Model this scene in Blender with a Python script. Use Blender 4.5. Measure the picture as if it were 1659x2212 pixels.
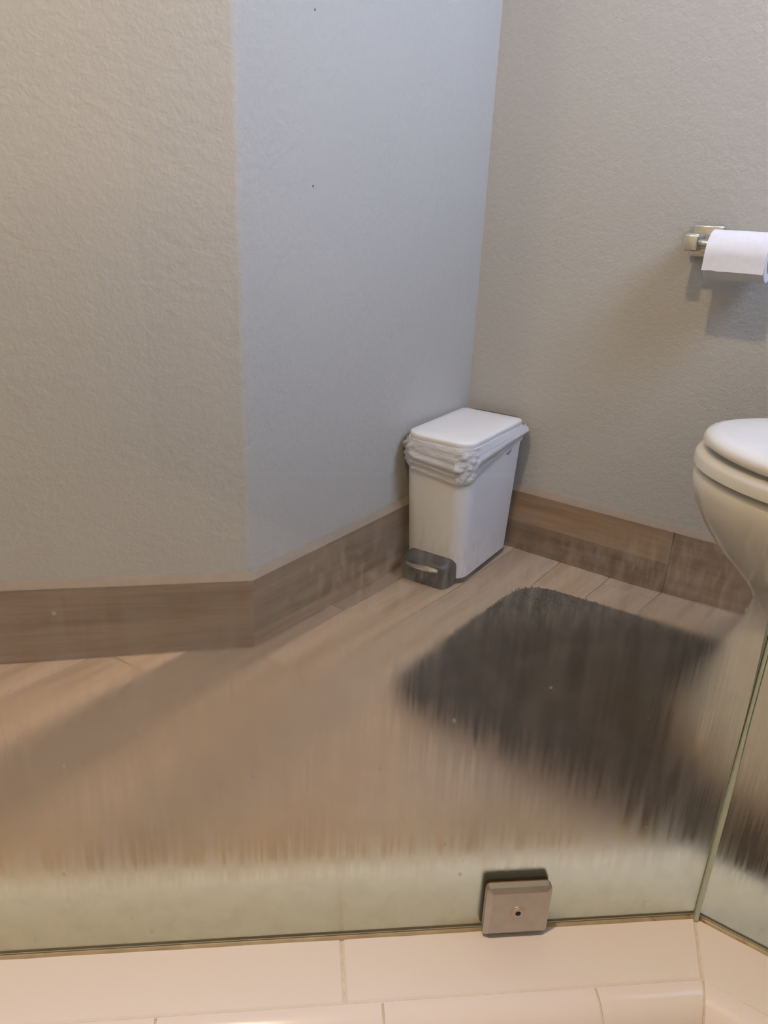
import bpy, bmesh, math, random
from mathutils import Vector, Matrix, noise
for o in list(bpy.data.objects): bpy.data.objects.remove(o)
S = bpy.context.scene
COL = S.collection
random.seed(7)

# ------------------------------------------------------------------ camera
F_PX, W_PX, H_PX = 1661.5, 1659, 2212
PITCH, ROLL, YAW = 0.38946957, 0.04453475, 0.61173027
cam_d = bpy.data.cameras.new('camera'); cam = bpy.data.objects.new('camera', cam_d); COL.objects.link(cam)
fw = Vector((-math.sin(YAW)*math.cos(PITCH), math.cos(YAW)*math.cos(PITCH), -math.sin(PITCH)))
r0 = Vector((math.cos(YAW), math.sin(YAW), 0)); u0 = r0.cross(fw)
rr = r0*math.cos(ROLL)+u0*math.sin(ROLL); uu = u0*math.cos(ROLL)-r0*math.sin(ROLL)
M = Matrix((rr, uu, -fw)).transposed().to_4x4(); M.translation = Vector((0.88554, -1.59649, 0.78178))
cam.matrix_world = M
cam_d.sensor_fit = 'VERTICAL'; cam_d.sensor_height = 24; cam_d.lens = F_PX/H_PX*24; cam_d.clip_start = 0.01
S.camera = cam
# ------------------------------------------------------------------ world, exposure
S.view_settings.view_transform = 'Standard'; S.view_settings.look = 'None'
S.view_settings.gamma = 1; S.view_settings.use_curve_mapping = False
S.view_settings.exposure = -0.24
w = bpy.data.worlds.new('world'); S.world = w; w.use_nodes = True
w.node_tree.nodes['Background'].inputs[0].default_value = (0.75, 0.85, 1, 1)
w.node_tree.nodes['Background'].inputs[1].default_value = 0.3
try:
    S.cycles.use_denoising = True; S.cycles.caustics_reflective = False; S.cycles.max_bounces = 8; S.cycles.transmission_bounces = 6; S.cycles.transparent_max_bounces = 8; S.cycles.glossy_bounces = 3; S.cycles.adaptive_threshold = 0.02
    S.cycles.diffuse_bounces = 3; S.cycles.caustics_refractive = True; S.cycles.sample_clamp_indirect = 4
except Exception: pass
WINDOW_LIGHT = ((0.49, 0.605, 1.0, 1), 22)       # frosted bathroom window, daylight
SHOWER_LAMP = ((1.0, 0.72, 0.48, 1), 1550)         # recessed lamp over the shower
ADDED_LAMP = ((1.0, 0.73, 0.46, 1), 360)           # added lamps, out of view, warming the angled wall and left floor

# ------------------------------------------------------------------ node helpers
def new_mat(name):
    m = bpy.data.materials.new(name); m.use_nodes = True
    nt = m.node_tree; b = nt.nodes['Principled BSDF']
    return m, nt, b
def nd(nt, t, **kw):
    n = nt.nodes.new(t)
    for k, v in kw.items():
        if k in n.inputs: n.inputs[k].default_value = v
        else: setattr(n, k, v)
    return n
def lk(nt, a, b): nt.links.new(a, b)
def coords(nt, scale=(1, 1, 1), kind='Object', rot=(0, 0, 0)):
    t = nd(nt, 'ShaderNodeTexCoord'); mp = nd(nt, 'ShaderNodeMapping')
    mp.inputs['Scale'].default_value = scale; mp.inputs['Rotation'].default_value = rot
    lk(nt, t.outputs[kind], mp.inputs['Vector']); return mp.outputs[0]
def noise_n(nt, vec, scale, detail=3, rough=.5):
    n = nd(nt, 'ShaderNodeTexNoise'); n.inputs['Scale'].default_value = scale
    n.inputs['Detail'].default_value = detail; n.inputs['Roughness'].default_value = rough
    if vec is not None: lk(nt, vec, n.inputs['Vector'])
    return n.outputs['Fac']
def ramp(nt, fac, stops):
    r = nd(nt, 'ShaderNodeValToRGB'); e = r.color_ramp.elements
    while len(e) < len(stops): e.new(.5)
    for i, (p, c) in enumerate(stops):
        e[i].position = p; e[i].color = (*c, 1) if len(c) == 3 else c
    lk(nt, fac, r.inputs[0]); return r.outputs[0]
def math_n(nt, op, a, b=None, clamp=False):
    n = nd(nt, 'ShaderNodeMath', operation=op); n.use_clamp = clamp
    for i, v in enumerate((a, b)):
        if v is None: continue
        if isinstance(v, (int, float)): n.inputs[i].default_value = v
        else: lk(nt, v, n.inputs[i])
    return n.outputs[0]
def mrange(nt, v, a, b, c=0, d=1, smooth=True):
    n = nd(nt, 'ShaderNodeMapRange'); n.interpolation_type = 'SMOOTHSTEP' if smooth else 'LINEAR'
    for k, x in zip(('From Min', 'From Max', 'To Min', 'To Max'), (a, b, c, d)): n.inputs[k].default_value = x
    lk(nt, v, n.inputs['Value']); return n.outputs[0]
def mixc(nt, f, a, b, mode='MIX'):
    n = nd(nt, 'ShaderNodeMix', data_type='RGBA', blend_type=mode)
    for s, v in ((n.inputs[0], f), (n.inputs[6], a), (n.inputs[7], b)):
        if isinstance(v, (int, float)): s.default_value = v
        elif isinstance(v, tuple): s.default_value = (*v, 1) if len(v) == 3 else v
        else: lk(nt, v, s)
    return n.outputs[2]
def bump(nt, b, h, strength, dist):
    n = nd(nt, 'ShaderNodeBump'); n.inputs['Strength'].default_value = strength; n.inputs['Distance'].default_value = dist
    lk(nt, h, n.inputs['Height']); lk(nt, n.outputs[0], b.inputs['Normal'])
def simple(name, col, rough=.5, metal=0., var=.06, scale=30., bmp=0., spec=.5):
    m, nt, b = new_mat(name)
    v = coords(nt); f = noise_n(nt, v, scale)
    lo = tuple(max(0, c*(1-var)) for c in col); hi = tuple(min(1, c*(1+var)) for c in col)
    lk(nt, ramp(nt, f, [(.3, lo), (.7, hi)]), b.inputs['Base Color'])
    b.inputs['Roughness'].default_value = rough; b.inputs['Metallic'].default_value = metal
    b.inputs['Specular IOR Level'].default_value = spec
    if bmp: bump(nt, b, f, .4, bmp)
    return m
def emit(name, col, s):
    m, nt, b = new_mat(name)
    b.inputs['Base Color'].default_value = (.8, .8, .8, 1)
    b.inputs['Emission Color'].default_value = col; b.inputs['Emission Strength'].default_value = s
    return m

# ------------------------------------------------------------------ materials
def wall_mat():
    m, nt, b = new_mat('orange_peel_wall_paint')
    v = coords(nt)
    f1 = noise_n(nt, v, 190, 4, .6); f2 = noise_n(nt, v, 70, 2, .5); f3 = noise_n(nt, v, 2.2, 2, .5)
    lk(nt, ramp(nt, f3, [(.3, (.466, .453, .408)), (.7, (.484, .470, .424))]), b.inputs['Base Color'])
    b.inputs['Roughness'].default_value = .62; b.inputs['Specular IOR Level'].default_value = .25
    h = math_n(nt, 'ADD', math_n(nt, 'MULTIPLY', f1, .6), f2)
    bump(nt, b, h, .55, .0022)
    return m
def wood_mat(name, axis, dark, mid, light, split=None, hi=None, rough=.42):
    """wood-look porcelain; grain runs along the axis; every piece its own tone (object random)"""
    m, nt, b = new_mat(name)
    oi = nd(nt, 'ShaderNodeObjectInfo')
    sc = {'x': (1.6, 26, 26), 'y': (26, 1.6, 26)}[axis]
    tc = nd(nt, 'ShaderNodeTexCoord'); add = nd(nt, 'ShaderNodeVectorMath', operation='ADD')
    sh = nd(nt, 'ShaderNodeCombineXYZ'); k = math_n(nt, 'MULTIPLY', oi.outputs['Random'], 37.)
    for i in range(3): lk(nt, k, sh.inputs[i])
    lk(nt, tc.outputs['Object'], add.inputs[0]); lk(nt, sh.outputs[0], add.inputs[1])
    mp = nd(nt, 'ShaderNodeMapping'); mp.inputs['Scale'].default_value = sc; lk(nt, add.outputs[0], mp.inputs[0])
    g1 = noise_n(nt, mp.outputs[0], 1.0, 5, .6); g2 = noise_n(nt, mp.outputs[0], 6.0, 3, .6)
    g = math_n(nt, 'ADD', math_n(nt, 'MULTIPLY', g1, .72), math_n(nt, 'MULTIPLY', g2, .28))
    c = ramp(nt, g, [(.30, dark), (.5, mid), (.70, light)])
    tone = nd(nt, 'ShaderNodeHueSaturation'); lk(nt, c, tone.inputs['Color'])
    lk(nt, mrange(nt, oi.outputs['Random'], 0, 1, .9, 1.1, False), tone.inputs['Value'])
    c = mixc(nt, 1., tone.outputs[0], oi.outputs['Color'], 'MULTIPLY')
    if split is not None:                               # two tones on the piece, split lengthwise
        sp = nd(nt, 'ShaderNodeSeparateXYZ'); lk(nt, tc.outputs['Object'], sp.inputs[0])
        wob = math_n(nt, 'ADD', sp.outputs['Z'], math_n(nt, 'MULTIPLY', g1, .006))
        f = mrange(nt, wob, split-.0015, split+.0015)
        c = mixc(nt, f, mixc(nt, 1., c, hi[0], 'MULTIPLY'), mixc(nt, 1., c, hi[1], 'MULTIPLY'))
    lk(nt, c, b.inputs['Base Color'])
    b.inputs['Roughness'].default_value = rough; b.inputs['Specular IOR Level'].default_value = .35
    bump(nt, b, g2, .25, .0008)
    return m
def tile_mat():
    m, nt, b = new_mat('glazed_white_tile')
    v = coords(nt); f = noise_n(nt, v, 5, 2)
    lk(nt, ramp(nt, f, [(.3, (.80, .765, .73)), (.7, (.82, .79, .755))]), b.inputs['Base Color'])
    b.inputs['Roughness'].default_value = .16
    bump(nt, b, noise_n(nt, v, 25, 2), .12, .001)
    return m
def glass_mat(name, etched, film):
    """thin pane: tinted see-through with a mirror sheen; the lower part is ever more etched by hard water, in vertical runs"""
    m, nt, b = new_mat(name); nt.nodes.remove(b); out = nt.nodes['Material Output']
    tc = nd(nt, 'ShaderNodeTexCoord'); sp = nd(nt, 'ShaderNodeSeparateXYZ'); lk(nt, tc.outputs['Object'], sp.inputs[0])
    z = sp.outputs['Z']
    runs = noise_n(nt, coords(nt, (260, 1, 10)), 1.0, 3, .55)
    runs2 = noise_n(nt, coords(nt, (75, 1, 6)), 1.0, 2, .5)
    blot = noise_n(nt, coords(nt), 38, 3, .6)
    # reflectance by angle (same from both sides)
    ge = nd(nt, 'ShaderNodeNewGeometry'); dt = nd(nt, 'ShaderNodeVectorMath', operation='DOT_PRODUCT')
    lk(nt, ge.outputs['Normal'], dt.inputs[0]); lk(nt, ge.outputs['Incoming'], dt.inputs[1])
    fr = math_n(nt, 'POWER', math_n(nt, 'SUBTRACT', 1, math_n(nt, 'ABSOLUTE', dt.outputs['Value'])), 5)
    fr = math_n(nt, 'ADD', math_n(nt, 'MULTIPLY', fr, .9), .03, True)
    h = None
    if etched:
        zz = math_n(nt, 'ADD', z, mrange(nt, sp.outputs['X'], .28, .66, 0, .055))     # less etched away from the corner
        h = mrange(nt, zz, ETCH_TOP, ETCH_LOW)
        body = nd(nt, 'ShaderNodeBsdfRefraction'); lk(nt, mixc(nt, mrange(nt, z, .33, .19), GLASS_TINT, (.96, .94, .76)), body.inputs['Color'])  # scum yellow low down; also puts warm lamp light into the tint
        streak = math_n(nt, 'ADD', mrange(nt, runs, .36, .60, .66, 1), mrange(nt, runs2, .35, .65, -.12, .0), True)
        lk(nt, math_n(nt, 'MULTIPLY', streak, ETCH_ROUGH), body.inputs['Roughness'])
        lk(nt, math_n(nt, 'ADD', 1.0005, math_n(nt, 'MULTIPLY', h, ETCH_IOR)), body.inputs['IOR'])
    else:
        body = nd(nt, 'ShaderNodeBsdfTransparent'); body.inputs['Color'].default_value = GLASS_TINT
    gl = nd(nt, 'ShaderNodeBsdfGlossy'); gl.inputs['Roughness'].default_value = .02
    mx = nd(nt, 'ShaderNodeMixShader'); lk(nt, fr, mx.inputs[0]); lk(nt, body.outputs[0], mx.inputs[1]); lk(nt, gl.outputs[0], mx.inputs[2])
    sh = mx.outputs[0]
    if film:
        dif = nd(nt, 'ShaderNodeBsdfDiffuse'); trl = nd(nt, 'ShaderNodeBsdfTranslucent')
        fcol = mixc(nt, mrange(nt, z, .30, .18), (.74, .76, .72), (.72, .67, .46))  # yellower film low down: scum colour plus warm light painted in
        lk(nt, fcol, dif.inputs['Color']); lk(nt, fcol, trl.inputs['Color'])
        fs = nd(nt, 'ShaderNodeMixShader'); fs.inputs[0].default_value = .4
        lk(nt, dif.outputs[0], fs.inputs[1]); lk(nt, trl.outputs[0], fs.inputs[2])
        vo = nd(nt, 'ShaderNodeTexVoronoi'); vo.inputs['Scale'].default_value = 60; lk(nt, coords(nt, (1, 1, .8)), vo.inputs['Vector'])
        drops = math_n(nt, 'MULTIPLY', mrange(nt, vo.outputs['Distance'], .16, .06), mrange(nt, noise_n(nt, coords(nt), 22, 1), .52, .66))
        zone = mrange(nt, z, .60, .49)
        low = mrange(nt, z, .235, .16)
        mott = math_n(nt, 'ADD', mrange(nt, blot, .38, .70), math_n(nt, 'MULTIPLY', mrange(nt, math_n(nt, 'ADD', math_n(nt, 'MULTIPLY', runs2, .6), math_n(nt, 'MULTIPLY', runs, .4)), .40, .62), mrange(nt, z, .22, .34)))
        a = math_n(nt, 'MULTIPLY', zone, math_n(nt, 'ADD', .025, math_n(nt, 'MULTIPLY', mott, .06)))
        a = math_n(nt, 'ADD', a, math_n(nt, 'MULTIPLY', low, .20))
        a = math_n(nt, 'ADD', a, math_n(nt, 'MULTIPLY', math_n(nt, 'MULTIPLY', drops, zone), .34))
        scum = math_n(nt, 'MULTIPLY', mrange(nt, noise_n(nt, coords(nt, (150, 1, 40)), 1.0, 3, .65), .40, .70), math_n(nt, 'MULTIPLY', mrange(nt, z, .575, .53), mrange(nt, z, .46, .50)))
        a = math_n(nt, 'ADD', a, math_n(nt, 'MULTIPLY', math_n(nt, 'MULTIPLY', scum, mrange(nt, sp.outputs['X'], .44, .34)), .19))
        a = math_n(nt, 'ADD', a, .008, True)
        fx = nd(nt, 'ShaderNodeMixShader'); lk(nt, a, fx.inputs[0]); lk(nt, sh, fx.inputs[1]); lk(nt, fs.outputs[0], fx.inputs[2])
        sh = fx.outputs[0]
    lk(nt, sh, out.inputs['Surface'])
    return m
ETCH_TOP, ETCH_LOW, ETCH_ROUGH, ETCH_IOR = .51, .29, .268, .92
GLASS_TINT = (.955, .972, .94, 1)
M_WALL = wall_mat()
M_CEIL = simple('ceiling_paint', (.75, .74, .71), .7)
M_GROUT = simple('grout', (.70, .64, .56), .85, scale=120, var=.1)
M_FGROUT = simple('floor_grout', (.36, .30, .24), .85, scale=120, var=.1)
FD, FM, FL = (.30, .207, .136), (.43, .320, .220), (.525, .405, .294)
M_FLOOR = wood_mat('wood_look_floor', 'y', FD, FM, FL)
BD, BM, BL = (.165, .105, .064), (.262, .180, .115), (.345, .25, .168)
M_BASE_L = wood_mat('wood_look_skirting', 'x', BD, BM, BL)
M_BASE_M = wood_mat('wood_look_skirting_two_tone', 'x', BD, BM, BL, .036, ((1.2, 1.16, 1.12), (.86, .88, .90)))
M_BASE_R = wood_mat('wood_look_skirting_pale_top', 'x', BD, BM, BL, .076, ((.80, .80, .78), (1.22, 1.16, 1.08)))
M_CAULK = simple('caulk_line', (.30, .235, .175), .7, scale=80)
M_TILE = tile_mat()
M_GLASS_IN = glass_mat('hard_water_glass', True, True)
M_GLASS_OUT = glass_mat('outer_etched_glass', True, False)
M_GLASS_UP = glass_mat('clear_glass', False, False)
M_GLASS_UPO = glass_mat('clear_glass_outer', False, False)
def edge_mat(name, col, rough=.35):
    m, nt, b = new_mat(name)
    f = noise_n(nt, coords(nt), 60, 3)
    lk(nt, ramp(nt, f, [(.3, tuple(c*.9 for c in col)), (.7, col)]), b.inputs['Base Color'])
    b.inputs['Roughness'].default_value = rough; b.inputs['Subsurface Weight'].default_value = .0
    return m
M_GEDGE = edge_mat('green_glass_edge', (.66, .78, .64))
M_CHAMF = edge_mat('polished_glass_chamfer', (.66, .78, .66), .2)
M_SEAL = edge_mat('pale_silicone', (.50, .58, .48), .3)
def bead_mat():
    m, nt, b = new_mat('stained_silicone_bead')
    tc = nd(nt, 'ShaderNodeTexCoord'); sp = nd(nt, 'ShaderNodeSeparateXYZ'); lk(nt, tc.outputs['Object'], sp.inputs[0])
    f = noise_n(nt, coords(nt, (1, 1, 1)), 45, 3); f2 = noise_n(nt, coords(nt, (60, 60, 60)), 1, 3)
    base = ramp(nt, f, [(.3, (.30, .245, .145)), (.7, (.42, .35, .225))])
    near = mrange(nt, sp.outputs['X'], .10, .0)
    rust = math_n(nt, 'MULTIPLY', near, mrange(nt, f2, .56, .64))
    lk(nt, mixc(nt, rust, base, (.22, .09, .03)), b.inputs['Base Color'])
    b.inputs['Roughness'].default_value = .45
    return m
M_BEAD = bead_mat()
def metal_mat(name, col, rough, var=.1, scale=60):
    m, nt, b = new_mat(name)
    f = noise_n(nt, coords(nt), scale, 4, .6)
    lk(nt, ramp(nt, f, [(.3, tuple(c*(1-var) for c in col)), (.7, tuple(min(1, c*(1+var)) for c in col))]), b.inputs['Base Color'])
    lk(nt, mrange(nt, f, .2, .8, rough*.8, rough*1.2), b.inputs['Roughness']); b.inputs['Metallic'].default_value = 1
    return m
M_NICKEL = metal_mat('worn_brushed_nickel', (.52, .49, .45), .42)
M_CHROME = metal_mat('satin_chrome', (.72, .73, .70), .18, .04)
M_RUST = simple('rusty_gasket', (.20, .085, .03), .8, var=.5, scale=90)
M_GASKET = simple('dark_rubber_gasket', (.025, .03, .022), .7)
M_HOLE = simple('socket_shade', (.01, .004, .003), .8)
M_BIN = simple('white_bin_plastic', (.80, .80, .79), .33, var=.015)
M_BINDK = simple('dark_bin_plastic', (.035, .036, .036), .42, var=.15)
M_PEDAL = metal_mat('brushed_steel_pedal', (.78, .77, .74), .3, .05)
M_CERAM = simple('white_vitreous_china', (.80, .76, .68), .12, var=.015)
M_SEAT = simple('white_toilet_seat', (.83, .81, .77), .22, var=.015)
M_PAPER = simple('tissue_paper', (.76, .755, .78), .9, var=.03, scale=120, bmp=.0006, spec=.1)
M_CARD = simple('cardboard_core', (.45, .34, .24), .85)
def mat_rug():
    m, nt, b = new_mat('charcoal_pile')
    f = noise_n(nt, coords(nt), 140, 3, .7); f2 = noise_n(nt, coords(nt), 9, 2)
    c1 = ramp(nt, f, [(.3, (.018, .0155, .0145)), (.7, (.058, .051, .048))])
    lk(nt, mixc(nt, mrange(nt, f2, .3, .7, 0, .3), c1, (.055, .05, .048)), b.inputs['Base Color'])
    b.inputs['Roughness'].default_value = .95; b.inputs['Specular IOR Level'].default_value = .1
    b.inputs['Sheen Weight'].default_value = .25
    bump(nt, b, f, .8, .004)
    return m
M_RUG = mat_rug()
def bag_mat():
    m, nt, b = new_mat('thin_white_plastic_film')
    b.inputs['Base Color'].default_value = (.82, .82, .84, 1); b.inputs['Roughness'].default_value = .32
    f = noise_n(nt, coords(nt, (1, 1, 2.2), rot=(.5, .6, 0)), 38, 3, .6); bump(nt, b, f, .7, .006)
    out = nt.nodes['Material Output']; tr = nd(nt, 'ShaderNodeBsdfTranslucent'); tr.inputs['Color'].default_value = (.82, .82, .84, 1)
    tp = nd(nt, 'ShaderNodeBsdfTransparent')
    m1 = nd(nt, 'ShaderNodeMixShader'); m1.inputs[0].default_value = .3
    lk(nt, b.outputs[0], m1.inputs[1]); lk(nt, tr.outputs[0], m1.inputs[2])
    m2 = nd(nt, 'ShaderNodeMixShader'); m2.inputs[0].default_value = .10
    lk(nt, m1.outputs[0], m2.inputs[1]); lk(nt, tp.outputs[0], m2.inputs[2])
    lk(nt, m2.outputs[0], out.inputs[0])
    return m
M_BAG = bag_mat()
M_SPECK = simple('dark_speck', (.13, .12, .11), .7)
M_WINFR = simple('window_paint', (.72, .72, .70), .5)

# ------------------------------------------------------------------ mesh helpers
def link(name, me, mats, parent=None, kind=None, label=None, cat=None, group=None, smooth=None):
    o = bpy.data.objects.new(name, me); COL.objects.link(o)
    for mt in (mats if isinstance(mats, (list, tuple)) else [mats]): me.materials.append(mt)
    if parent is not None: o.parent = parent
    if kind: o['kind'] = kind
    if label: o['label'] = label
    if cat: o['category'] = cat
    if group: o['group'] = group
    if smooth is not None:
        for p in me.polygons: p.use_smooth = True
        try: me.set_sharp_from_angle(angle=math.radians(smooth))
        except Exception: pass
    return o
def mesh(name, v, f, mi=None):
    me = bpy.data.meshes.new(name); me.from_pydata([tuple(x) for x in v], [], f)
    if mi:
        for p, i in zip(me.polygons, mi): p.material_index = i
    bm = bmesh.new(); bm.from_mesh(me); bmesh.ops.recalc_face_normals(bm, faces=bm.faces); bm.to_mesh(me); bm.free()
    me.update(); return me
def boxes(bl):
    v, f = [], []
    for (x0, y0, z0, x1, y1, z1) in bl:
        b = len(v)
        v += [(x0, y0, z0), (x1, y0, z0), (x1, y1, z0), (x0, y1, z0), (x0, y0, z1), (x1, y0, z1), (x1, y1, z1), (x0, y1, z1)]
        f += [tuple(b+i for i in q) for q in ((0, 3, 2, 1), (4, 5, 6, 7), (0, 1, 5, 4), (1, 2, 6, 5), (2, 3, 7, 6), (3, 0, 4, 7))]
    return v, f
def bevel_me(me, width, seg=2, angle=30):
    bm = bmesh.new(); bm.from_mesh(me)
    ed = [e for e in bm.edges if len(e.link_faces) == 2 and e.calc_face_angle(0) > math.radians(angle)]
    bmesh.ops.bevel(bm, geom=ed, offset=width, segments=seg, profile=.5, affect='EDGES')
    bm.to_mesh(me); bm.free(); return me
def loft(rings, cap0=True, cap1=True, closed=True):
    v, f = [], []; n = len(rings[0])
    for r in rings: v += [Vector(p) for p in r]
    for i in range(len(rings)-1):
        for j in range(n if closed else n-1):
            a, b = i*n+j, i*n+(j+1) % n
            f.append((a, b, b+n, a+n))
    if cap0: f.append(tuple(range(n-1, -1, -1)))
    if cap1: f.append(tuple((len(rings)-1)*n+j for j in range(n)))
    return v, f
def cyl(p0, p1, r, n=24, r1=None):
    p0, p1 = Vector(p0), Vector(p1); d = (p1-p0).normalized(); a = d.orthogonal().normalized(); b = d.cross(a)
    r1 = r if r1 is None else r1
    R = lambda p, q: [p+(a*math.cos(t)+b*math.sin(t))*q for t in (2*math.pi*i/n for i in range(n))]
    return loft([R(p0, r), R(p1, r1)])
def prism(poly, z0, z1, inset=.0012, drop=.0012):
    """tile: polygon in plan with a small cushioned edge"""
    c = sum((Vector((*p, 0)) for p in poly), Vector())/len(poly)
    n = len(poly); ins = []
    for i in range(n):
        p, a, b = Vector(poly[i]), Vector(poly[i-1]), Vector(poly[(i+1) % n])
        e1, e2 = (p-a).normalized(), (b-p).normalized()
        n1, n2 = Vector((-e1.y, e1.x)), Vector((-e2.y, e2.x))
        if n1.dot(Vector((c.x, c.y))-p) < 0: n1, n2 = -n1, -n2
        bis = (n1+n2); bis = bis/max(.2, bis.dot(n1))
        ins.append(p+bis*inset)
    r = [[(*p, z0) for p in poly], [(*p, z1-drop) for p in poly], [(p.x, p.y, z1) for p in ins]]
    return loft(r)
def empty(name, loc, label, cat, rz=0., group=None):
    o = bpy.data.objects.new(name, None); COL.objects.link(o); o.location = loc; o.rotation_euler = (0, 0, rz)
    o['label'] = label; o['category'] = cat; o.empty_display_size = .05
    if group: o['group'] = group
    return o
def rrect(w, d, rf, rb, seg=6):
    """rounded rectangle in plan, front (-y) corners of radius rf, back corners rb"""
    pts = []
    for cx, cy, r, a0 in ((w/2, -d/2, rf, -90), (w/2, d/2, rb, 0), (-w/2, d/2, rb, 90), (-w/2, -d/2, rf, 180)):
        x, y = cx-math.copysign(r, cx), cy-math.copysign(r, cy)
        for k in range(seg+1):
            a = math.radians(a0+90*k/seg); pts.append((x+r*math.cos(a), y+r*math.sin(a)))
    return pts

# ------------------------------------------------------------------ layout
L = 0.73796; AL = 0.797898; AG = 0.728088; ZC = 0.15
J = Vector((0.83305, -0.96778)); HT = 2.44
GD = Vector((-math.cos(AG), -math.sin(AG))); N1 = Vector((math.sin(AG), -math.cos(AG)))    # front run and its inner normal
ED = Vector((1, 0)); N2 = Vector((0, -1))                                                   # right run
_k = ((N2-N1).dot(Vector((GD.y, -GD.x))))
def mitre(d):
    # J + N1*d + GD*t == J + N2*d + ED*q
    det = GD.x*(-ED.y)+ED.x*GD.y
    rx, ry = (N2-N1)*d
    t = (rx*(-ED.y)+ED.x*ry)/det
    q = -( (N2-N1)*d - GD*t ).dot(ED)
    return t, q
def FR(s, d): return J+N1*d+GD*s
def RT(s, d): return J+N2*d+ED*s
XE = 1.35
LD = Vector((-math.cos(AL), -math.sin(AL))); LN = Vector((math.sin(AL), -math.cos(AL)))

# ------------------------------------------------------------------ setting: walls, floor, ceiling
T = .1
link('wall_right', mesh('wall_right', *boxes([(-T, 0, 0, XE+T, T, HT)])), M_WALL, kind='structure', label='textured greige wall behind the bin and the toilet paper holder')
RB = .012
link('wall_middle', mesh('wall_middle', *boxes([(-T, -L+.02, 0, 0, 0, HT)])), M_WALL, kind='structure', label='narrow textured wall lit bluish by daylight, left of the bin')
# left wall with a rounded (bullnose) outside corner
P1 = Vector((0, -L)); half = AL/2.0
turn = math.pi/2-AL                                   # heading change at the corner
ang_m = Vector((0, -1)); tl = RB*math.tan((math.pi/2-AL)/2) if AL < math.pi/2 else RB
def corner_arc(n=8):
    d0, d1 = Vector((0, -1)), LD
    a0, a1 = math.atan2(d0.y, d0.x), math.atan2(d1.y, d1.x)
    da = (a1-a0+math.pi) % (2*math.pi)-math.pi
    R = .02; tt = R*math.tan(abs(da)/2); s = P1-d0*tt; pts = [s]
    side = Vector((-d0.y, d0.x)) if da > 0 else Vector((d0.y, -d0.x))
    c = s+side*R
    for k in range(1, n+1):
        a = da*k/n; v = s-c; pts.append(c+Vector((v.x*math.cos(a)-v.y*math.sin(a), v.x*math.sin(a)+v.y*math.cos(a))))
    return pts
arc = corner_arc()
LEND = P1+LD*1.35
front = [Vector((0, -L+.02))]+[p for p in arc if p.y < -L+.0199]+[LEND]
back = [Vector((-T, -L+.02)), LEND-LN*T]
poly = front+[back[1], back[0]]
v, f = loft([[(p.x, p.y, 0) for p in poly], [(p.x, p.y, HT) for p in poly]])
link('wall_left', mesh('wall_left', v, f), M_WALL, kind='structure', smooth=30, label='warm beige textured wall at an angle, with a rounded outside corner')
XW, YS = -2.6, -2.75
link('wall_far', mesh('wall_far', *boxes([(XW-T, YS-T, 0, XW, LEND.y+.3, HT), (XW, LEND.y+.2, 0, LEND.x, LEND.y+.3, HT)])), M_WALL, kind='structure', label='bathroom wall out of view')
link('wall_shower', mesh('wall_shower', *boxes([(XW, YS-T, 0, XE+T, YS, HT)])), M_TILE, kind='structure', label='white tiled shower back wall')
WY0, WY1, WZ0, WZ1 = -.80, -.10, 1.22, 2.12
link('wall_window', mesh('wall_window', *boxes([(XE, YS, 0, XE+T, WY0, HT), (XE, WY1, 0, XE+T, 0, HT), (XE, WY0, 0, XE+T, WY1, WZ0), (XE, WY0, WZ1, XE+T, WY1, HT)])), M_WALL, kind='structure', label='wall with the window above the toilet')
wf = link('window_1', mesh('window_1', *boxes([(XE+.03, WY0, WZ0, XE+.07, WY0+.04, WZ1), (XE+.03, WY1-.04, WZ0, XE+.07, WY1, WZ1), (XE+.03, WY0+.04, WZ0, XE+.07, WY1-.04, WZ0+.04), (XE+.03, WY0+.04, WZ1-.04, XE+.07, WY1-.04, WZ1)])), M_WINFR, kind='structure', label='frosted window over the toilet')
link('pane', mesh('pane', *boxes([(XE+.045, WY0+.04, WZ0+.04, XE+.052, WY1-.04, WZ1-.04)])), emit('daylit_frosted_pane', *WINDOW_LIGHT), wf)
link('ceiling', mesh('ceiling', *boxes([(XW-T, YS-T, HT, XE+T, T, HT+.08)])), M_CEIL, kind='structure', label='white ceiling')
fl = link('floor', mesh('floor', *boxes([(XW-T, YS-T, -.06, XE+T, T, -.003)])), M_FGROUT, kind='structure', label='floor of wood-look planks')
link('floor_shower', mesh('floor_shower', *boxes([(.25, YS, -.002, XE, -1.75, .012)])), M_TILE, kind='structure', label='shower floor')

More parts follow.
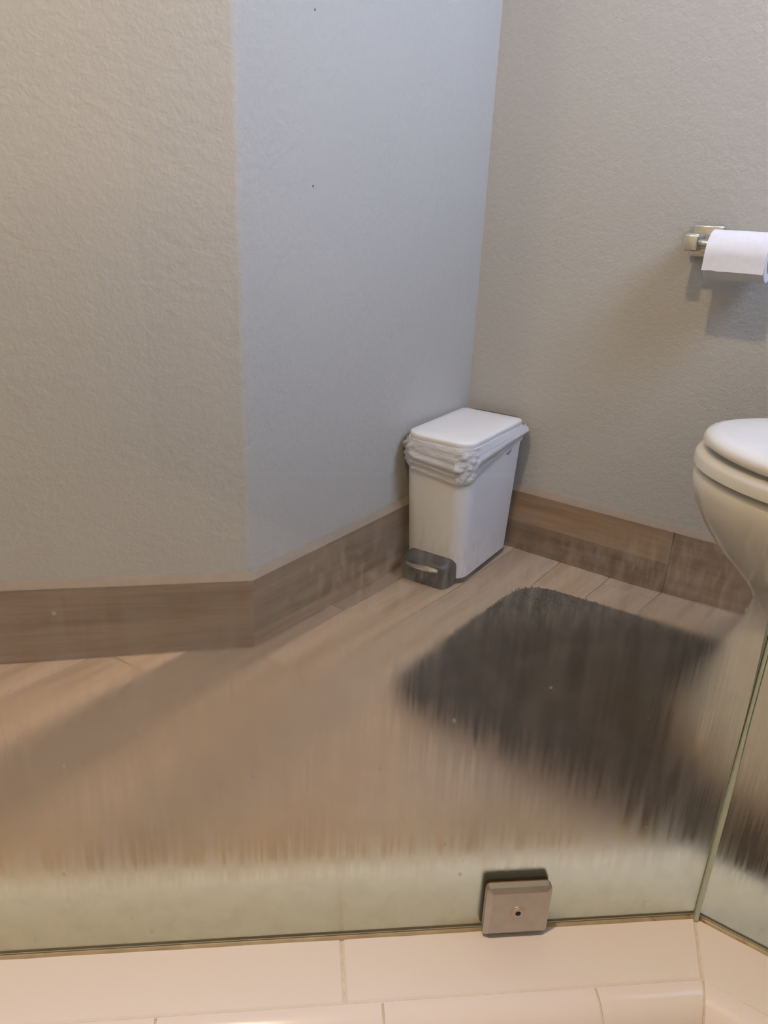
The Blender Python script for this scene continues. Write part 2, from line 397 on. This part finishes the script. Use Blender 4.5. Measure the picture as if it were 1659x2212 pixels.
# planks, .12 m wide, running along the middle wall
PW, PL, GAP = .1205, .92, .0022
x0 = .287
col0 = math.floor((XW-x0)/PW)
TONE = {-3: (.64, .62, .60, 1), -4: (1.28, 1.20, 1.08, 1), -5: (1.12, 1.06, .98, 1), -2: (1.08, 1.05, 1., 1), 0: (1.12, 1.08, 1.02, 1)}
fixed = {-2: .16, -1: -.76+.0, 0: .30, -3: .40, 1: -.05, -4: .0}
for c in range(col0, int((XE-x0)/PW)+1):
    a, b = x0+c*PW, x0+(c+1)*PW
    off = fixed.get(c, random.random()*PL)
    k = math.floor((YS-off)/PL)
    y = off+k*PL
    while y < 0:
        ya, yb = max(y, YS), min(y+PL, 0)
        xa, xb = max(a, XW), min(b, XE)
        y += PL
        if yb-ya < .03 or xb-xa < .02: continue
        mid = Vector(((xa+xb)/2, (ya+yb)/2))
        far = Vector((mid.x, yb))
        if (far-J).dot(N1) > .1 and far.y < J.y-.1: continue          # beneath the shower
        if mid.x < -1.4 and False: continue
        g = GAP/2; cx, cy = (xa+xb)/2, (ya+yb)/2
        v, f = prism([(xa+g-cx, ya+g-cy), (xb-g-cx, ya+g-cy), (xb-g-cx, yb-g-cy), (xa+g-cx, yb-g-cy)], -.009, 0, .0007, .0007)
        o = link('plank', mesh('plank', v, f), M_FLOOR, fl); o.location = (cx, cy, 0)
        o.color = TONE.get(c, (1, 1, 1, 1))

# ------------------------------------------------------------------ skirting of the same plank, cut at .15 m
def skirting(name, origin, ang, cuts, mats, label, mit0=0., mit1=0.):
    """run along local +x from origin; local -y faces the room; mitred ends"""
    root = bpy.data.objects.new(name, None); COL.objects.link(root)
    root.location = (origin[0], origin[1], 0); root.rotation_euler = (0, 0, ang); root['kind'] = 'structure'; root['label'] = label
    th = .011; n = len(cuts)-1
    for i in range(n):
        g = .0008
        a, b = cuts[i]+(g if i else 0), cuts[i+1]-(g if i < n-1 else 0)
        da = mit0 if i == 0 else 0; db = mit1 if i == n-1 else 0
        prof = [(0, .0015), (-th, .0015), (-th, .1462), (-th+.0012, .1475), (0, .1475)]
        R = lambda x, m: [(x+m*(-y/th)*th, y, z) for y, z in prof]
        v, f = loft([R(a, da), R(b, db)])
        link('plank', mesh('plank', v, f), mats[min(i, len(mats)-1)], root)
    prof = [(0, .1472), (-th, .1472), (-th+.003, .1515), (-.001, .160), (0, .160)]
    v, f = loft([[(cuts[0]+mit0*(-y), y, z) for y, z in prof], [(cuts[-1]+mit1*(-y), y, z) for y, z in prof]])
    link('caulk_line', mesh('caulk_line', v, f), M_CAULK, root, smooth=40)
    return root
skirting('baseboard_right', (0, 0), 0, [0, .528, XE], [M_BASE_R, M_BASE_L], 'wood-look plank skirting below the right wall, two-tone behind the toilet', 1., 0)
tm = math.tan((math.pi/2-AL)/2)
# middle: local +x runs along -y (away from corner) would face -x; so run from outside corner towards inside corner with local -y = +x
skirting('baseboard_middle', (0, -L), math.pi/2, [0, L], [M_BASE_M], 'greyer wood-look plank skirting left of the bin with a pale lower strip', -tm, -1.)
aLdir = math.atan2(-LD.y, -LD.x)
skirting('baseboard_left', (LEND.x, LEND.y), aLdir, [0, .60, 1.35], [M_BASE_L], 'brown wood-look plank skirting under the warm angled wall', 0, tm)

# wall specks
for (yy, zz, r) in ((-.574, .792, .0022), (-.572, 1.035, .002)):
    v, f = cyl((-.0005, yy, zz), (.0008, yy, zz), r, 12, r*.7)
    wm = bpy.data.objects['wall_middle']; link('speck', mesh('speck', v, f), M_SPECK, wm)

# ------------------------------------------------------------------ shower curb: tiled, with a bullnose inner edge
DI, DO, RBN, VB = .0623, -.094, .034, .034            # inner groove, outer edge, bullnose radius
S_F, S_R = 1.30, XE-J.x
def run_pt(run, s, d): return FR(s, d) if run == 'F' else RT(s, d)
def m_of(run, d): t, q = mitre(d); return t if run == 'F' else q
def strip_poly(run, s0, s1, d0, d1, g=.0011):
    """plan quad; s0 None = mitred at the corner"""
    e = lambda s, d: (m_of(run, d)+g) if s is None else s+g
    return [run_pt(run, e(s0, d0), d0), run_pt(run, s1-g, d0), run_pt(run, s1-g, d1), run_pt(run, e(s0, d1), d1)]
ds = .006
core = []
for d in (DO+ds, DI+RBN-ds):
    t, q = mitre(d); core.append((FR(S_F, d), FR(t, d), RT(S_R, d)))
ring = [core[0][0], core[0][1], core[0][2], core[1][2], core[1][1], core[1][0]]
cv, cf = loft([[(p.x, p.y, 0) for p in ring], [(p.x, p.y, ZC-.035) for p in ring]])
for d0, d1 in ((DO+ds, DI+.002),):
    rg = []
    for d in (d0, d1):
        t, q = mitre(d); rg.append((FR(S_F, d), FR(t, d), RT(S_R, d)))
    r2 = [rg[0][0], rg[0][1], rg[0][2], rg[1][2], rg[1][1], rg[1][0]]
    v2, f2 = loft([[(p.x, p.y, ZC-.035) for p in r2], [(p.x, p.y, ZC-.0012) for p in r2]])
    b = len(cv); cv += v2; cf += [tuple(i+b for i in q) for q in f2]
# grout backing right under the bullnose glaze
NB = 8
bn = [(DI+RBN*math.sin(a), ZC-VB*(1-math.cos(a))) for a in (math.pi/2*i/NB for i in range(NB+1))]
def bull(run, s0, s1, off=0., g=.0011):
    rings = []
    prof = [(d-off*math.sin(math.pi/2*i/NB), z-off*math.cos(math.pi/2*i/NB)) for i, (d, z) in enumerate(bn)]
    if not off:
        prof[0] = (prof[0][0]+.0012, prof[0][1]); prof[-1] = (prof[-1][0], prof[-1][1]+.0012)
        prof = [(prof[0][0]-.0008, prof[0][1]-.0014)]+prof+[(prof[-1][0]-.0014, prof[-1][1]-.0008)]
    prof += [(DI+.0012, ZC-VB+.0008-off)]
    for s in (s0, s1):
        r = []
        for d, z in prof:
            ss = (m_of(run, d)+g) if s is None else (s+g if s is s0 else s-g)
            p = run_pt(run, ss, d); r.append((p.x, p.y, z))
        rings.append(r)
    return loft(rings)
for run, S in (('F', S_F), ('R', S_R)):
    v2, f2 = bull(run, None, S, .0016, 0)
    b = len(cv); cv += v2; cf += [tuple(i+b for i in q) for q in f2]
curb = link('trim_1', mesh('curb', cv, cf), M_GROUT, kind='structure', label='white tiled shower curb with a rounded inner edge')
def tile(v, f): link('tile', mesh('tile', v, f), M_TILE, curb, smooth=35)
s_top = {'F': [None, .342, .684, 1.026, S_F], 'R': [None, .342, S_R]}
s_bn = {'F': [None, .1235, .3105, .4975, .6845, .8715, 1.0585, S_F], 'R': [None, .26, .447, S_R]}
for run in 'FR':
    st = s_top[run]
    for a, b in zip(st[:-1], st[1:]):
        q = strip_poly(run, a, b, DO, DI-.0004)
        tile(*prism([(p.x, p.y) for p in q], ZC-.008, ZC, .0014, .0012))
        # outer face
        q = strip_poly(run, a, b, DO-.002, DO+.0058, .0011)
        tile(*prism([(p.x, p.y) for p in q], .002, ZC-.010, .001, .001))
    st = s_bn[run]
    for a, b in zip(st[:-1], st[1:]):
        tile(*bull(run, a, b))
        q = strip_poly(run, a, b, DI+RBN-.008, DI+RBN-.0005, .0011)
        tile(*prism([(p.x, p.y) for p in q], .014, ZC-VB-.002, .0012, .0012))

# ------------------------------------------------------------------ glass panes
GT = .010
ZG0, ZG1, ZM = ZC+.0028, 1.93, .60
def pane(name, run, s0, s1, label):
    root = bpy.data.objects.new(name, None)
    COL.objects.link(root)
    D, N = (GD, N1) if run == 'F' else (ED, N2)
    ang = math.atan2(D.y, D.x)
    # local x along the run, local y = +inner normal or its opposite
    root.location = (J.x, J.y, 0); root.rotation_euler = (0, 0, ang)
    sy = 1 if Vector((-math.sin(ang), math.cos(ang))).dot(N) > 0 else -1
    root['label'] = label; root['category'] = 'glass panel'
    ch = .0008
    # section rings in (x,z) for chamfered slab; y: inner at 0, outer at -GT
    def rect(y, k, kb=None):
        kb = k if kb is None else kb
        tA = mitre(y)[0 if run == 'F' else 1]
        a = s0+tA
        return [(a+k, y*sy, ZG0+kb), (s1-k, y*sy, ZG0+kb), (s1-k, y*sy, ZM), (s1-k, y*sy, ZG1-k), (a+k, y*sy, ZG1-k), (a+k, y*sy, ZM)]
    rings = [rect(0, ch, .0022), rect(-ch, 0), rect(-GT+ch, 0), rect(-GT, ch)]
    v, f = loft(rings, False, False)
    q = 18
    f += [(0, 1, 2, 5), (5, 2, 3, 4), (q, q+1, q+2, q+5), (q+5, q+2, q+3, q+4)]
    mi = [3]*6+[2]*6+[3]*6+[0, 4, 1, 5]
    link('glass', mesh('glass', v, f, mi), [M_GLASS_IN, M_GLASS_OUT, M_GEDGE, M_CHAMF, M_GLASS_UP, M_GLASS_UPO], root)
    # silicone bead under the pane
    prof = [(-GT-.003, ZC), (-GT+.0005, ZG0+.0015), (-.001, ZG0-.0003), (.0006, ZG0-.0008), (.0022, ZC)]
    R = lambda x, mit: [((x+mitre(y)[0 if run == 'F' else 1]) if mit else x, y*sy, z) for y, z in prof]
    n = 60; rg = []
    for i in range(n+1):
        x = .0005+(s1-.0005)*i/n; w = 1+.35*(noise.noise(Vector((x*30, 3, 1))))
        pr = [(y if y < 0 else y*w, z) for y, z in prof]
        rg.append([((x+(mitre(y)[0 if run == 'F' else 1]*(1-i/n))), y*sy, z) for y, z in pr])
    v, f = loft(rg)
    link('silicone_bead', mesh('silicone_bead', v, f), M_BEAD, root, smooth=60)
    return root, sy
pf, syF = pane('shower_glass_panel', 'F', .0022, 1.28, 'wide water-stained glass panel with a metal clamp at its lower edge')
pr, syR = pane('shower_glass_panel', 'R', .0022, S_R-.004, 'narrow glass panel at the right, meeting the wide one at a corner joint')
# corner silicone
def corner_seal():
    prof = []
    w0 = .0017
    pts = [FR(w0, .0012), FR(w0+mitre(-GT)[0], -GT-.0008), RT(w0+mitre(-GT)[1], -GT-.0008), RT(w0, .0012)]
    rings = []
    for i in range(41):
        z = ZC+.0005+(ZG1-ZC)*i/40
        k = 1+(1.0 if z < .30 else max(0, 1.0-(z-.30)/.08))*.6
        c = sum((Vector(p) for p in pts), Vector((0, 0)))/4
        rings.append([(*(c+(Vector(p)-c)*Vector((1, 1)).length/math.sqrt(2)*k), z) for p in pts])
    return loft(rings)
v, f = corner_seal()
sl = link('corner_seal', mesh('corner_seal', v, f), M_SEAL, pf)
sl.matrix_parent_inverse = Matrix.LocRotScale(pf.location, pf.rotation_euler, None).inverted()

# ------------------------------------------------------------------ glass clamp
SC, ZK, CW, CH2 = .1820, .1815, .0605, .0575
clamp = empty('glass_clamp', (*FR(SC, 0), ZC), 'square worn nickel clamp with a central screw holding the wide glass panel', 'clamp', math.atan2(GD.y, GD.x))
syc = syF
def plate(y0, y1, name, mt, w, h, ch, r=.004, parent=clamp):
    """square plate standing on the pane, chamfered towards y1"""
    def ring(y, k):
        pts = rrect(w-2*k, h-2*k, max(.0006, r-k*.6), max(.0006, r-k*.6), 4)
        return [(p[0], y*syc, ZK-ZC+p[1]) for p in pts]
    rings = [ring(y0, 0), ring(y1-math.copysign(ch*.55, y1-y0), 0), ring(y1, ch)]
    v, f = loft(rings)
    return link(name, mesh(name, v, f), mt, parent, smooth=25)
plate(.0018, .0105, 'inner_plate', M_NICKEL, CW, CH2, .0048)
plate(.0002, .0018, 'gasket', M_RUST, CW-.001, CH2-.001, .0003)
plate(-GT-.0002, -GT-.002, 'gasket', M_GASKET, CW-.001, CH2-.001, .0003)
plate(-GT-.002, -GT-.011, 'outer_plate', M_GASKET, CW, CH2, .0045)
def pc(y0, y1, r, r1=None, dz=0): return cyl((0, y0*syc, ZK-ZC+dz), (0, y1*syc, ZK-ZC+dz), r, 24, r1)
v, f = pc(.0095, .01075, .0082, .0078); link('screw_collar', mesh('screw_collar', v, f), metal_mat('worn_brass_screw', (.55, .44, .33), .4), clamp, smooth=30)
v, f = pc(.0107, .0113, .0062, .0058); scr = link('screw', mesh('screw', v, f), M_NICKEL, clamp, smooth=30)
v, f = cyl((0, .0112*syc, ZK-ZC), (0, .01155*syc, ZK-ZC), .0027, 6); link('hex_socket', mesh('hex_socket', v, f), M_HOLE, scr)  # raised dark hexagon, the socket's shade put into its colour

# ------------------------------------------------------------------ pedal bin
BX, BY, BRZ = .089, -.160, math.radians(3)
binr = empty('pedal_bin', (BX, BY, 0), 'slim white pedal bin with a white liner bag folded over its rim', 'trash can', BRZ)
W0, D0, W1, D1, BH = .145, .236, .160, .272, .315
def bring(t, grow=0., z=None):
    w, d = W0+(W1-W0)*t+2*grow, D0+(D1-D0)*t+2*grow
    r = .034+grow
    return [(x, y, (.010+(BH-.010)*t) if z is None else z) for x, y in rrect(w, d, r, .016+grow, 8)]
rings = [bring(0, -.004, .010)]+[bring(t) for t in (.012, .2, .5, .8, 1)]+[bring(1, -.003, BH), bring(.9, -.004)]
v, f = loft(rings, True, True); link('bin_body', mesh('bin_body', v, f), M_BIN, binr, smooth=40)
rings = [bring(0, -.001, .0005), bring(0, .0005, .003), bring(0, .0005, .0105)]
v, f = loft(rings); link('base_ring', mesh('base_ring', v, f), M_BINDK, binr, smooth=40)
# lid: slightly domed, overhanging
def lring(k, z): return [(x, y-.001, z) for x, y in rrect(W1-.003-2*k, D1-.004-2*k, max(.004, .036-k*.8), max(.003, .016-k*.4), 8)]
rings = [lring(.003, BH-.002), lring(0, BH+.001), lring(0, BH+.0085), lring(.0012, BH+.0112), lring(.004, BH+.0128), lring(.02, BH+.0142), lring(.05, BH+.0148)]
v, f = loft(rings); link('lid', mesh('lid', v, f), M_BIN, binr, smooth=50)
v, f = boxes([(-.052, D1/2-.004, BH-.016, .060, D1/2+.006, BH+.0115)]); me = bevel_me(mesh('hinge', v, f), .002)
link('hinge', me, M_BINDK, binr)
# pedal housing: dark block proud of the front face with rounded upper corners
def housing():
    w, h, r = .118, .061, .017; pts = []
    for cx, cz, a0 in ((w/2-r, h-r, 0), (-w/2+r, h-r, 90)):
        for k in range(7):
            a = math.radians(a0+15*k); pts.append((cx+r*math.cos(a), cz+r*math.sin(a)))
    pts += [(-w/2, .001), (w/2, .001)]
    yb = -D0/2+.02; rings = []
    for dy, kx, kz in ((0, 1, 1), (.022, 1, 1), (.046, .96, .93), (.056, .90, .86), (.060, .80, .78)):
        rings.append([(x*kx, yb-dy-.004*(1-(x/(w/2))**2)*(dy > .02), max(.001, z*kz)) for x, z in pts])
    return loft(rings)
v, f = housing(); hs = link('pedal_housing', mesh('pedal_housing', v, f), M_BINDK, binr, smooth=40)
pts = []
for k in range(24):
    a = 2*math.pi*k/24; c, s_ = math.cos(a), math.sin(a)
    pts.append((math.copysign(abs(c)**.7, c)*.040, math.copysign(abs(s_)**.9, s_)*.0085))
yp = -D0/2-.0480
rings = [[(x*k, yp+y*k+.003*(x/.04)**2, z) for x, y in pts] for k, z in ((.9, .0415), (1, .043), (1, .0465), (.93, .048))]
v, f = loft(rings); link('pedal', mesh('pedal', v, f), M_PEDAL, binr, smooth=40)
# liner bag folded over the rim, creased
def bag():
    base = rrect(W1, D1, .034, .016, 22); n = len(base); rows = 20
    # outward normals
    rings = []
    tot = 0; arcs = [0]
    for i in range(n):
        p, q = Vector(base[i]), Vector(base[(i+1) % n]); tot += (q-p).length; arcs.append(tot)
    for r in range(rows+1):
        t = r/rows; ring = []
        for i, (x, y) in enumerate(base):
            p = Vector((x, y)); nn = (Vector(base[(i+1) % n])-Vector(base[i-1])).normalized(); nrm = Vector((nn.y, -nn.x))
            u = arcs[i]/tot*2*math.pi; cu, su = math.cos(u)*3.0, math.sin(u)*3.0
            # hem: lowest at the front right corner, higher on the left and the back
            ang = math.atan2(y+.134, x-.03)
            front = max(0, 1-(Vector((x, y))-Vector((.05, -.12))).length/.17)
            hem = .056+.020*front-.020*max(0, (y+.03)/.13)+.006*noise.noise(Vector((cu*1.5, su*1.5, 4)))
            z = BH+.001-t*hem
            taper = (W1-W0)/2*(1-z/BH)
            fold = noise.noise(Vector((cu*1.6, su*1.6, t*4.5+cu*1.6+su*1.6)))*.6+noise.noise(Vector((cu*3.4, su*3.4+3, t*7+cu*2.5+su*2)))*.4
            ridge = abs(fold)*2
            off = .0022+.0038*math.sin(math.pi*min(1, t*1.1))*(.5+.8*ridge)+.0075*ridge*min(1, t*3)
            off += .010*math.exp(-((t-.30)/.2)**2)*max(0, min(1, (y-.06)/.06))*(x > 0)+.0035*math.exp(-((t-.55-.25*noise.noise(Vector((cu, su, 2))))/.08)**2)*max(0, .5+noise.noise(Vector((cu*1.3, su*1.3, 6)))*1.5)
            if t > .93: off *= .8
            q = p+nrm*(off-taper*.9)
            ring.append((q.x, q.y, z+.003*fold*t))
        rings.append(ring)
    return loft(rings, False, False)
v, f = bag(); link('liner_bag', mesh('liner_bag', v, f), M_BAG, binr, smooth=180)
# flat oval for a finger recess, its shade painted grey, part-covered by the bag
pts = []
for k in range(24):
    a = 2*math.pi*k/24; pts.append((.013*math.cos(a), .0085*math.sin(a)))
xs = W1/2+.001
rings = [[(xs-.008, .062+a, .270+b+a*.35) for a, b in pts], [(xs, .062+a, .270+b+a*.35) for a, b in pts]]
v, f = loft(rings); link('finger_hole', mesh('finger_hole', v, f), simple('painted_recess_shade', (.30, .30, .33), .6), binr)

# ------------------------------------------------------------------ toilet
TY = -.415
toil = empty('toilet', (.903, TY, 0), 'white toilet with closed lid at the right edge, its base in the mat cut-out', 'toilet')
def egg(tip, back, b, z, n=48, ef=2.0, eb=2.6, cx=None):
    """plan outline, tip towards -x (world); local to the toilet root"""
    cx = (tip+.245) if cx is None else cx
    out = []
    for k in range(n):
        a = 2*math.pi*k/n; c, s = math.cos(a), math.sin(a)
        e = ef if c > 0 else eb
        ax = (cx-tip) if c > 0 else (back-cx)
        out.append((cx-ax*math.copysign(abs(c)**(2/e), c)-.90, b*math.copysign(abs(s)**(2/e), s), z))
    return out
TZ = .435
prof = [(0, .703, .150), (.012, .700, .152), (.03, .704, .148), (.10, .720, .132), (.17, .740, .118), (.217, .750, .112), (.245, .750, .114), (.268, .736, .122), (.295, .709, .137), (.325, .678, .152), (.355, .654, .158), (.385, .636, .168), (.41, .628, .172), (TZ-.006, .627, .173), (TZ, .632, .169)]
rings = [egg(tip, 1.15, b, z) for z, tip, b in prof]
v, f = loft(rings); link('bowl', mesh('bowl', v, f), M_CERAM, toil, smooth=60)
rings = [egg(.650, 1.06, .165, TZ+.0008), egg(.650, 1.06, .165, TZ+.004), egg(.632, 1.075, .175, TZ+.0045), egg(.6245, 1.08, .181, TZ+.0085), egg(.6245, 1.08, .181, TZ+.022), egg(.628, 1.078, .178, TZ+.028), egg(.640, 1.07, .168, TZ+.030)]
v, f = loft(rings); link('seat', mesh('seat', v, f), M_SEAT, toil, smooth=60)
b0 = TZ+.037
rings = [egg(.655, 1.06, .160, TZ+.030), egg(.655, 1.06, .160, b0), egg(.640, 1.075, .176, b0+.0005), egg(.632, 1.08, .176, b0+.004), egg(.632, 1.08, .176, b0+.010), egg(.636, 1.077, .172, b0+.016), egg(.650, 1.07, .160, b0+.0205), egg(.70, 1.04, .13, b0+.023), egg(.78, .98, .07, b0+.0238)]
v, f = loft(rings); link('lid', mesh('lid', v, f), M_SEAT, toil, smooth=60)
def tank_ring(w, d, z): return [(1.232+y-.90, x, z) for x, y in rrect(w, d, .03, .02, 6)]
rings = [tank_ring(.36, .15, .40), tank_ring(.38, .165, .43), tank_ring(.40, .18, .74)]
v, f = loft(rings); link('tank', mesh('tank', v, f), M_CERAM, toil, smooth=50)
rings = [tank_ring(.415, .195, .741), tank_ring(.42, .20, .75), tank_ring(.42, .20, .772), tank_ring(.40, .18, .78)]
v, f = loft(rings); link('tank_lid', mesh('tank_lid', v, f), M_CERAM, toil, smooth=50)
for sy_ in (-1, 1):
    v, f = cyl((1.075-.90, .07*sy_, TZ), (1.075-.90, .07*sy_, TZ+.052), .014, 16); link('hinge', mesh('hinge', v, f), M_SEAT, toil, smooth=40)
v, f = cyl((1.135-.9, .14, .69), (1.118-.9, .14, .69), .012, 16); v2, f2 = boxes([(1.112-.9, .075, .682, 1.120-.9, .15, .697)])
b = len(v); v = [tuple(x) for x in v]+v2; f = f+[tuple(i+b for i in q) for q in f2]
link('flush_lever', mesh('flush_lever', v, f), M_CHROME, toil)

# ------------------------------------------------------------------ contour bath mat
MX0, MX1, MY0, MY1 = .280, 1.05, -.722, -.178
mt_root = empty('bath_mat', ((MX0+MX1)/2, (MY0+MY1)/2, 0), 'dark charcoal plush bath mat around the foot of the toilet', 'rug')
ox, oy = (MX0+MX1)/2, (MY0+MY1)/2
def inside(x, y, m=0.):
    """signed test: in the rounded rectangle, out of the cut-out"""
    hx, hy, r = (MX1-MX0)/2-m, (MY1-MY0)/2-m, .07
    dx, dy = abs(x-ox)-(hx-r), abs(y-oy)-(hy-r)
    dd = math.hypot(max(dx, 0), max(dy, 0))+min(max(dx, dy), 0)-r
    # cut-out: half-stadium around the toilet base
    cr = .172+m; cxx = .688+cr-m
    q = math.hypot(x-cxx, y-TY)-cr if x < cxx else abs(y-TY)-cr
    return max(dd, -q)
def mat_outline(m, n=260):
    # walk the zero set by polar search from the left half, then close along the arms
    pts = []
    hx0, hx1, hy0, hy1, r = MX0+m, MX1-m, MY0+m, MY1-m, .07-m*.5
    def arc(cx, cy, r, a0, a1, k=14): return [(cx+r*math.cos(math.radians(a0+(a1-a0)*i/k)), cy+r*math.sin(math.radians(a0+(a1-a0)*i/k))) for i in range(k+1)]
    cr = .172+m; cxx = .688+.172
    pts += arc(hx0+r, hy1-r, r, 90, 180)+arc(hx0+r, hy0+r, r, 180, 270)
    pts += [(hx0+r+(hx1-.03-hx0-r)*i/16, hy0) for i in range(1, 16)]
    pts += arc(hx1-.03, hy0+.03, .03, -90, 0, 6)
    pts += [(hx1, TY-cr)]
    pts += [(hx1+(cxx-hx1)*i/8, TY-cr) for i in range(1, 8)]
    pts += arc(cxx, TY, cr, 270, 90, 30)
    pts += [(cxx+(hx1-cxx)*i/8, TY+cr) for i in range(1, 9)]
    pts += arc(hx1-.03, hy1-.03, .03, 0, 90, 6)
    pts += [(hx1-.03+(hx0+r-hx1+.03)*i/16, hy1) for i in range(1, 16)]
    return pts
o0 = mat_outline(0); o1 = mat_outline(.006)
rings = [[(x-ox, y-oy, .0008) for x, y in o0], [(x-ox, y-oy, .010) for x, y in o0], [(x-ox, y-oy, .0155) for x, y in o1]]
v, f = loft(rings); me = mesh('backing', v, f); bm = bmesh.new(); bm.from_mesh(me); bmesh.ops.triangulate(bm, faces=[q for q in bm.faces if len(q.verts) > 4]); bm.to_mesh(me); bm.free()
link('backing', me, M_RUG, mt_root)
pv, pfc = [], []
rnd = random.Random(3); cnt = 0
while cnt < 34000:
    x, y = rnd.uniform(MX0-.004, MX1), rnd.uniform(MY0-.004, MY1+.004)
    if inside(x, y, -.003) > 0: continue
    cnt += 1
    a = rnd.uniform(0, math.pi*2); wv = .0013; hgt = rnd.uniform(.002, .0045); lx, ly = rnd.uniform(-.002, .002), rnd.uniform(-.002, .002)
    zb = .013 if inside(x, y, .006) < 0 else rnd.uniform(.004, .012)
    c, s = math.cos(a)*wv, math.sin(a)*wv; b = len(pv)
    pv += [(x-c-ox, y-s-oy, zb), (x+c-ox, y+s-oy, zb), (x+lx+c*.4-ox, y+ly+s*.4-oy, zb+hgt), (x+lx-c*.4-ox, y+ly-s*.4-oy, zb+hgt)]
    pfc.append((b, b+1, b+2, b+3))
me = bpy.data.meshes.new('pile'); me.from_pydata(pv, [], pfc)
link('pile', me, M_RUG, mt_root, kind='stuff')

# ------------------------------------------------------------------ toilet paper holder and roll
hold = empty('toilet_paper_holder', (.481, 0, .728), 'chrome toilet paper holder with a square wall plate on the right wall', 'toilet paper holder')
def hbox(name, bx, bev, mt=M_CHROME):
    v, f = boxes([bx]); me = bevel_me(mesh(name, v, f), bev, 3); return link(name, me, mt, hold, smooth=35)
RY, RZ, RR = -.066, .7085-.728, .0415
hbox('wall_plate', (-.028, -.0135, -.028, .028, -.0004, .029), .004)
hbox('post', (-.020, -.080, -.013, .003, -.013, .015), .003)
hbox('end_block', (-.0215, -.086, -.016, .0045, -.050, -.002+.015), .0035)
v, f = cyl((.004, RY, RZ+.0175), (.126, RY, RZ+.0175), .0075, 20); link('bar', mesh('bar', v, f), M_CHROME, hold, smooth=30)
roll = empty('toilet_paper_roll', (.5570, RY, .7085), 'half-used white toilet paper roll hanging on the chrome holder', 'toilet paper')
HL = .051
def tube(r0, r1, name, mt, hl=HL, n=48):
    R = lambda x, r: [(x, r*math.cos(2*math.pi*i/n), r*math.sin(2*math.pi*i/n)) for i in range(n)]
    b = .0015
    v, f = loft([R(-hl, r0), R(-hl, r1-b), R(-hl+b, r1), R(hl-b, r1), R(hl, r1-b), R(hl, r0), R(-hl, r0)], False, False)
    return link(name, mesh(name, v, f), mt, roll, smooth=40)
tube(.0262, RR, 'paper_roll', M_PAPER); tube(.0246, .0262, 'core', M_CARD, HL-.0005)
# loose end: over the top, down the room side, slightly away from the roll
rg = []
for k in range(22):
    a = math.radians(100-5.5*0+0)+k*0
for side in (0, .0007):
    pass
prof = []
for k in range(15):
    a = math.radians(80+7.5*k); rad = RR+.0006+.0004*k/14
    prof.append((-rad*math.cos(a-math.pi/2+math.pi/2)*-1 if False else rad*math.cos(a), rad*math.sin(a)))
# hanging tail
ty, tz = prof[-1]
for k in range(1, 6): prof.append((ty-.0002*k, tz-.0042*k))
out = [(y-.0006, z) if i > 7 else (y, z+.0006) for i, (y, z) in enumerate(prof)]
loop = prof+out[::-1]
rgs = []
for i in range(13):
    x = -HL+2*HL*i/12
    rgs.append([(x, y+.0006*noise.noise(Vector((x*60, z*90, 1))), z+(.0012*noise.noise(Vector((x*70, 5, 2))) if z < 0 else 0)) for y, z in loop])
v, f = loft(rgs); link('loose_sheet', mesh('loose_sheet', v, f), M_PAPER, roll, smooth=40)

# ------------------------------------------------------------------ recessed lamps in the ceiling
def downlight(x, y, lamp, label, r=.05):
    t = empty('recessed_ceiling_light', (x, y, HT), label, 'ceiling light')
    n = 32; R = lambda q, z: [(q*math.cos(2*math.pi*i/n), q*math.sin(2*math.pi*i/n), z) for i in range(n)]
    v, f = loft([R(r, -.001), R(r+.002, -.006), R(r+.022, -.005), R(r+.025, -.0005)], False, False); link('trim_ring', mesh('trim_ring', v, f), M_WINFR, t, smooth=40)
    v, f = cyl((0, 0, -.0025), (0, 0, -.0005), r, 32); link('lens', mesh('lens', v, f), emit('warm_lens', *lamp), t)
downlight(.50, -1.62, SHOWER_LAMP, 'recessed ceiling light over the shower', .045)
downlight(-.20, -1.80, ADDED_LAMP, 'added unseen ceiling light warming the angled wall', .05)
downlight(-1.75, -2.2, ADDED_LAMP, 'added unseen ceiling light in the far part, brightening the left floor', .05)
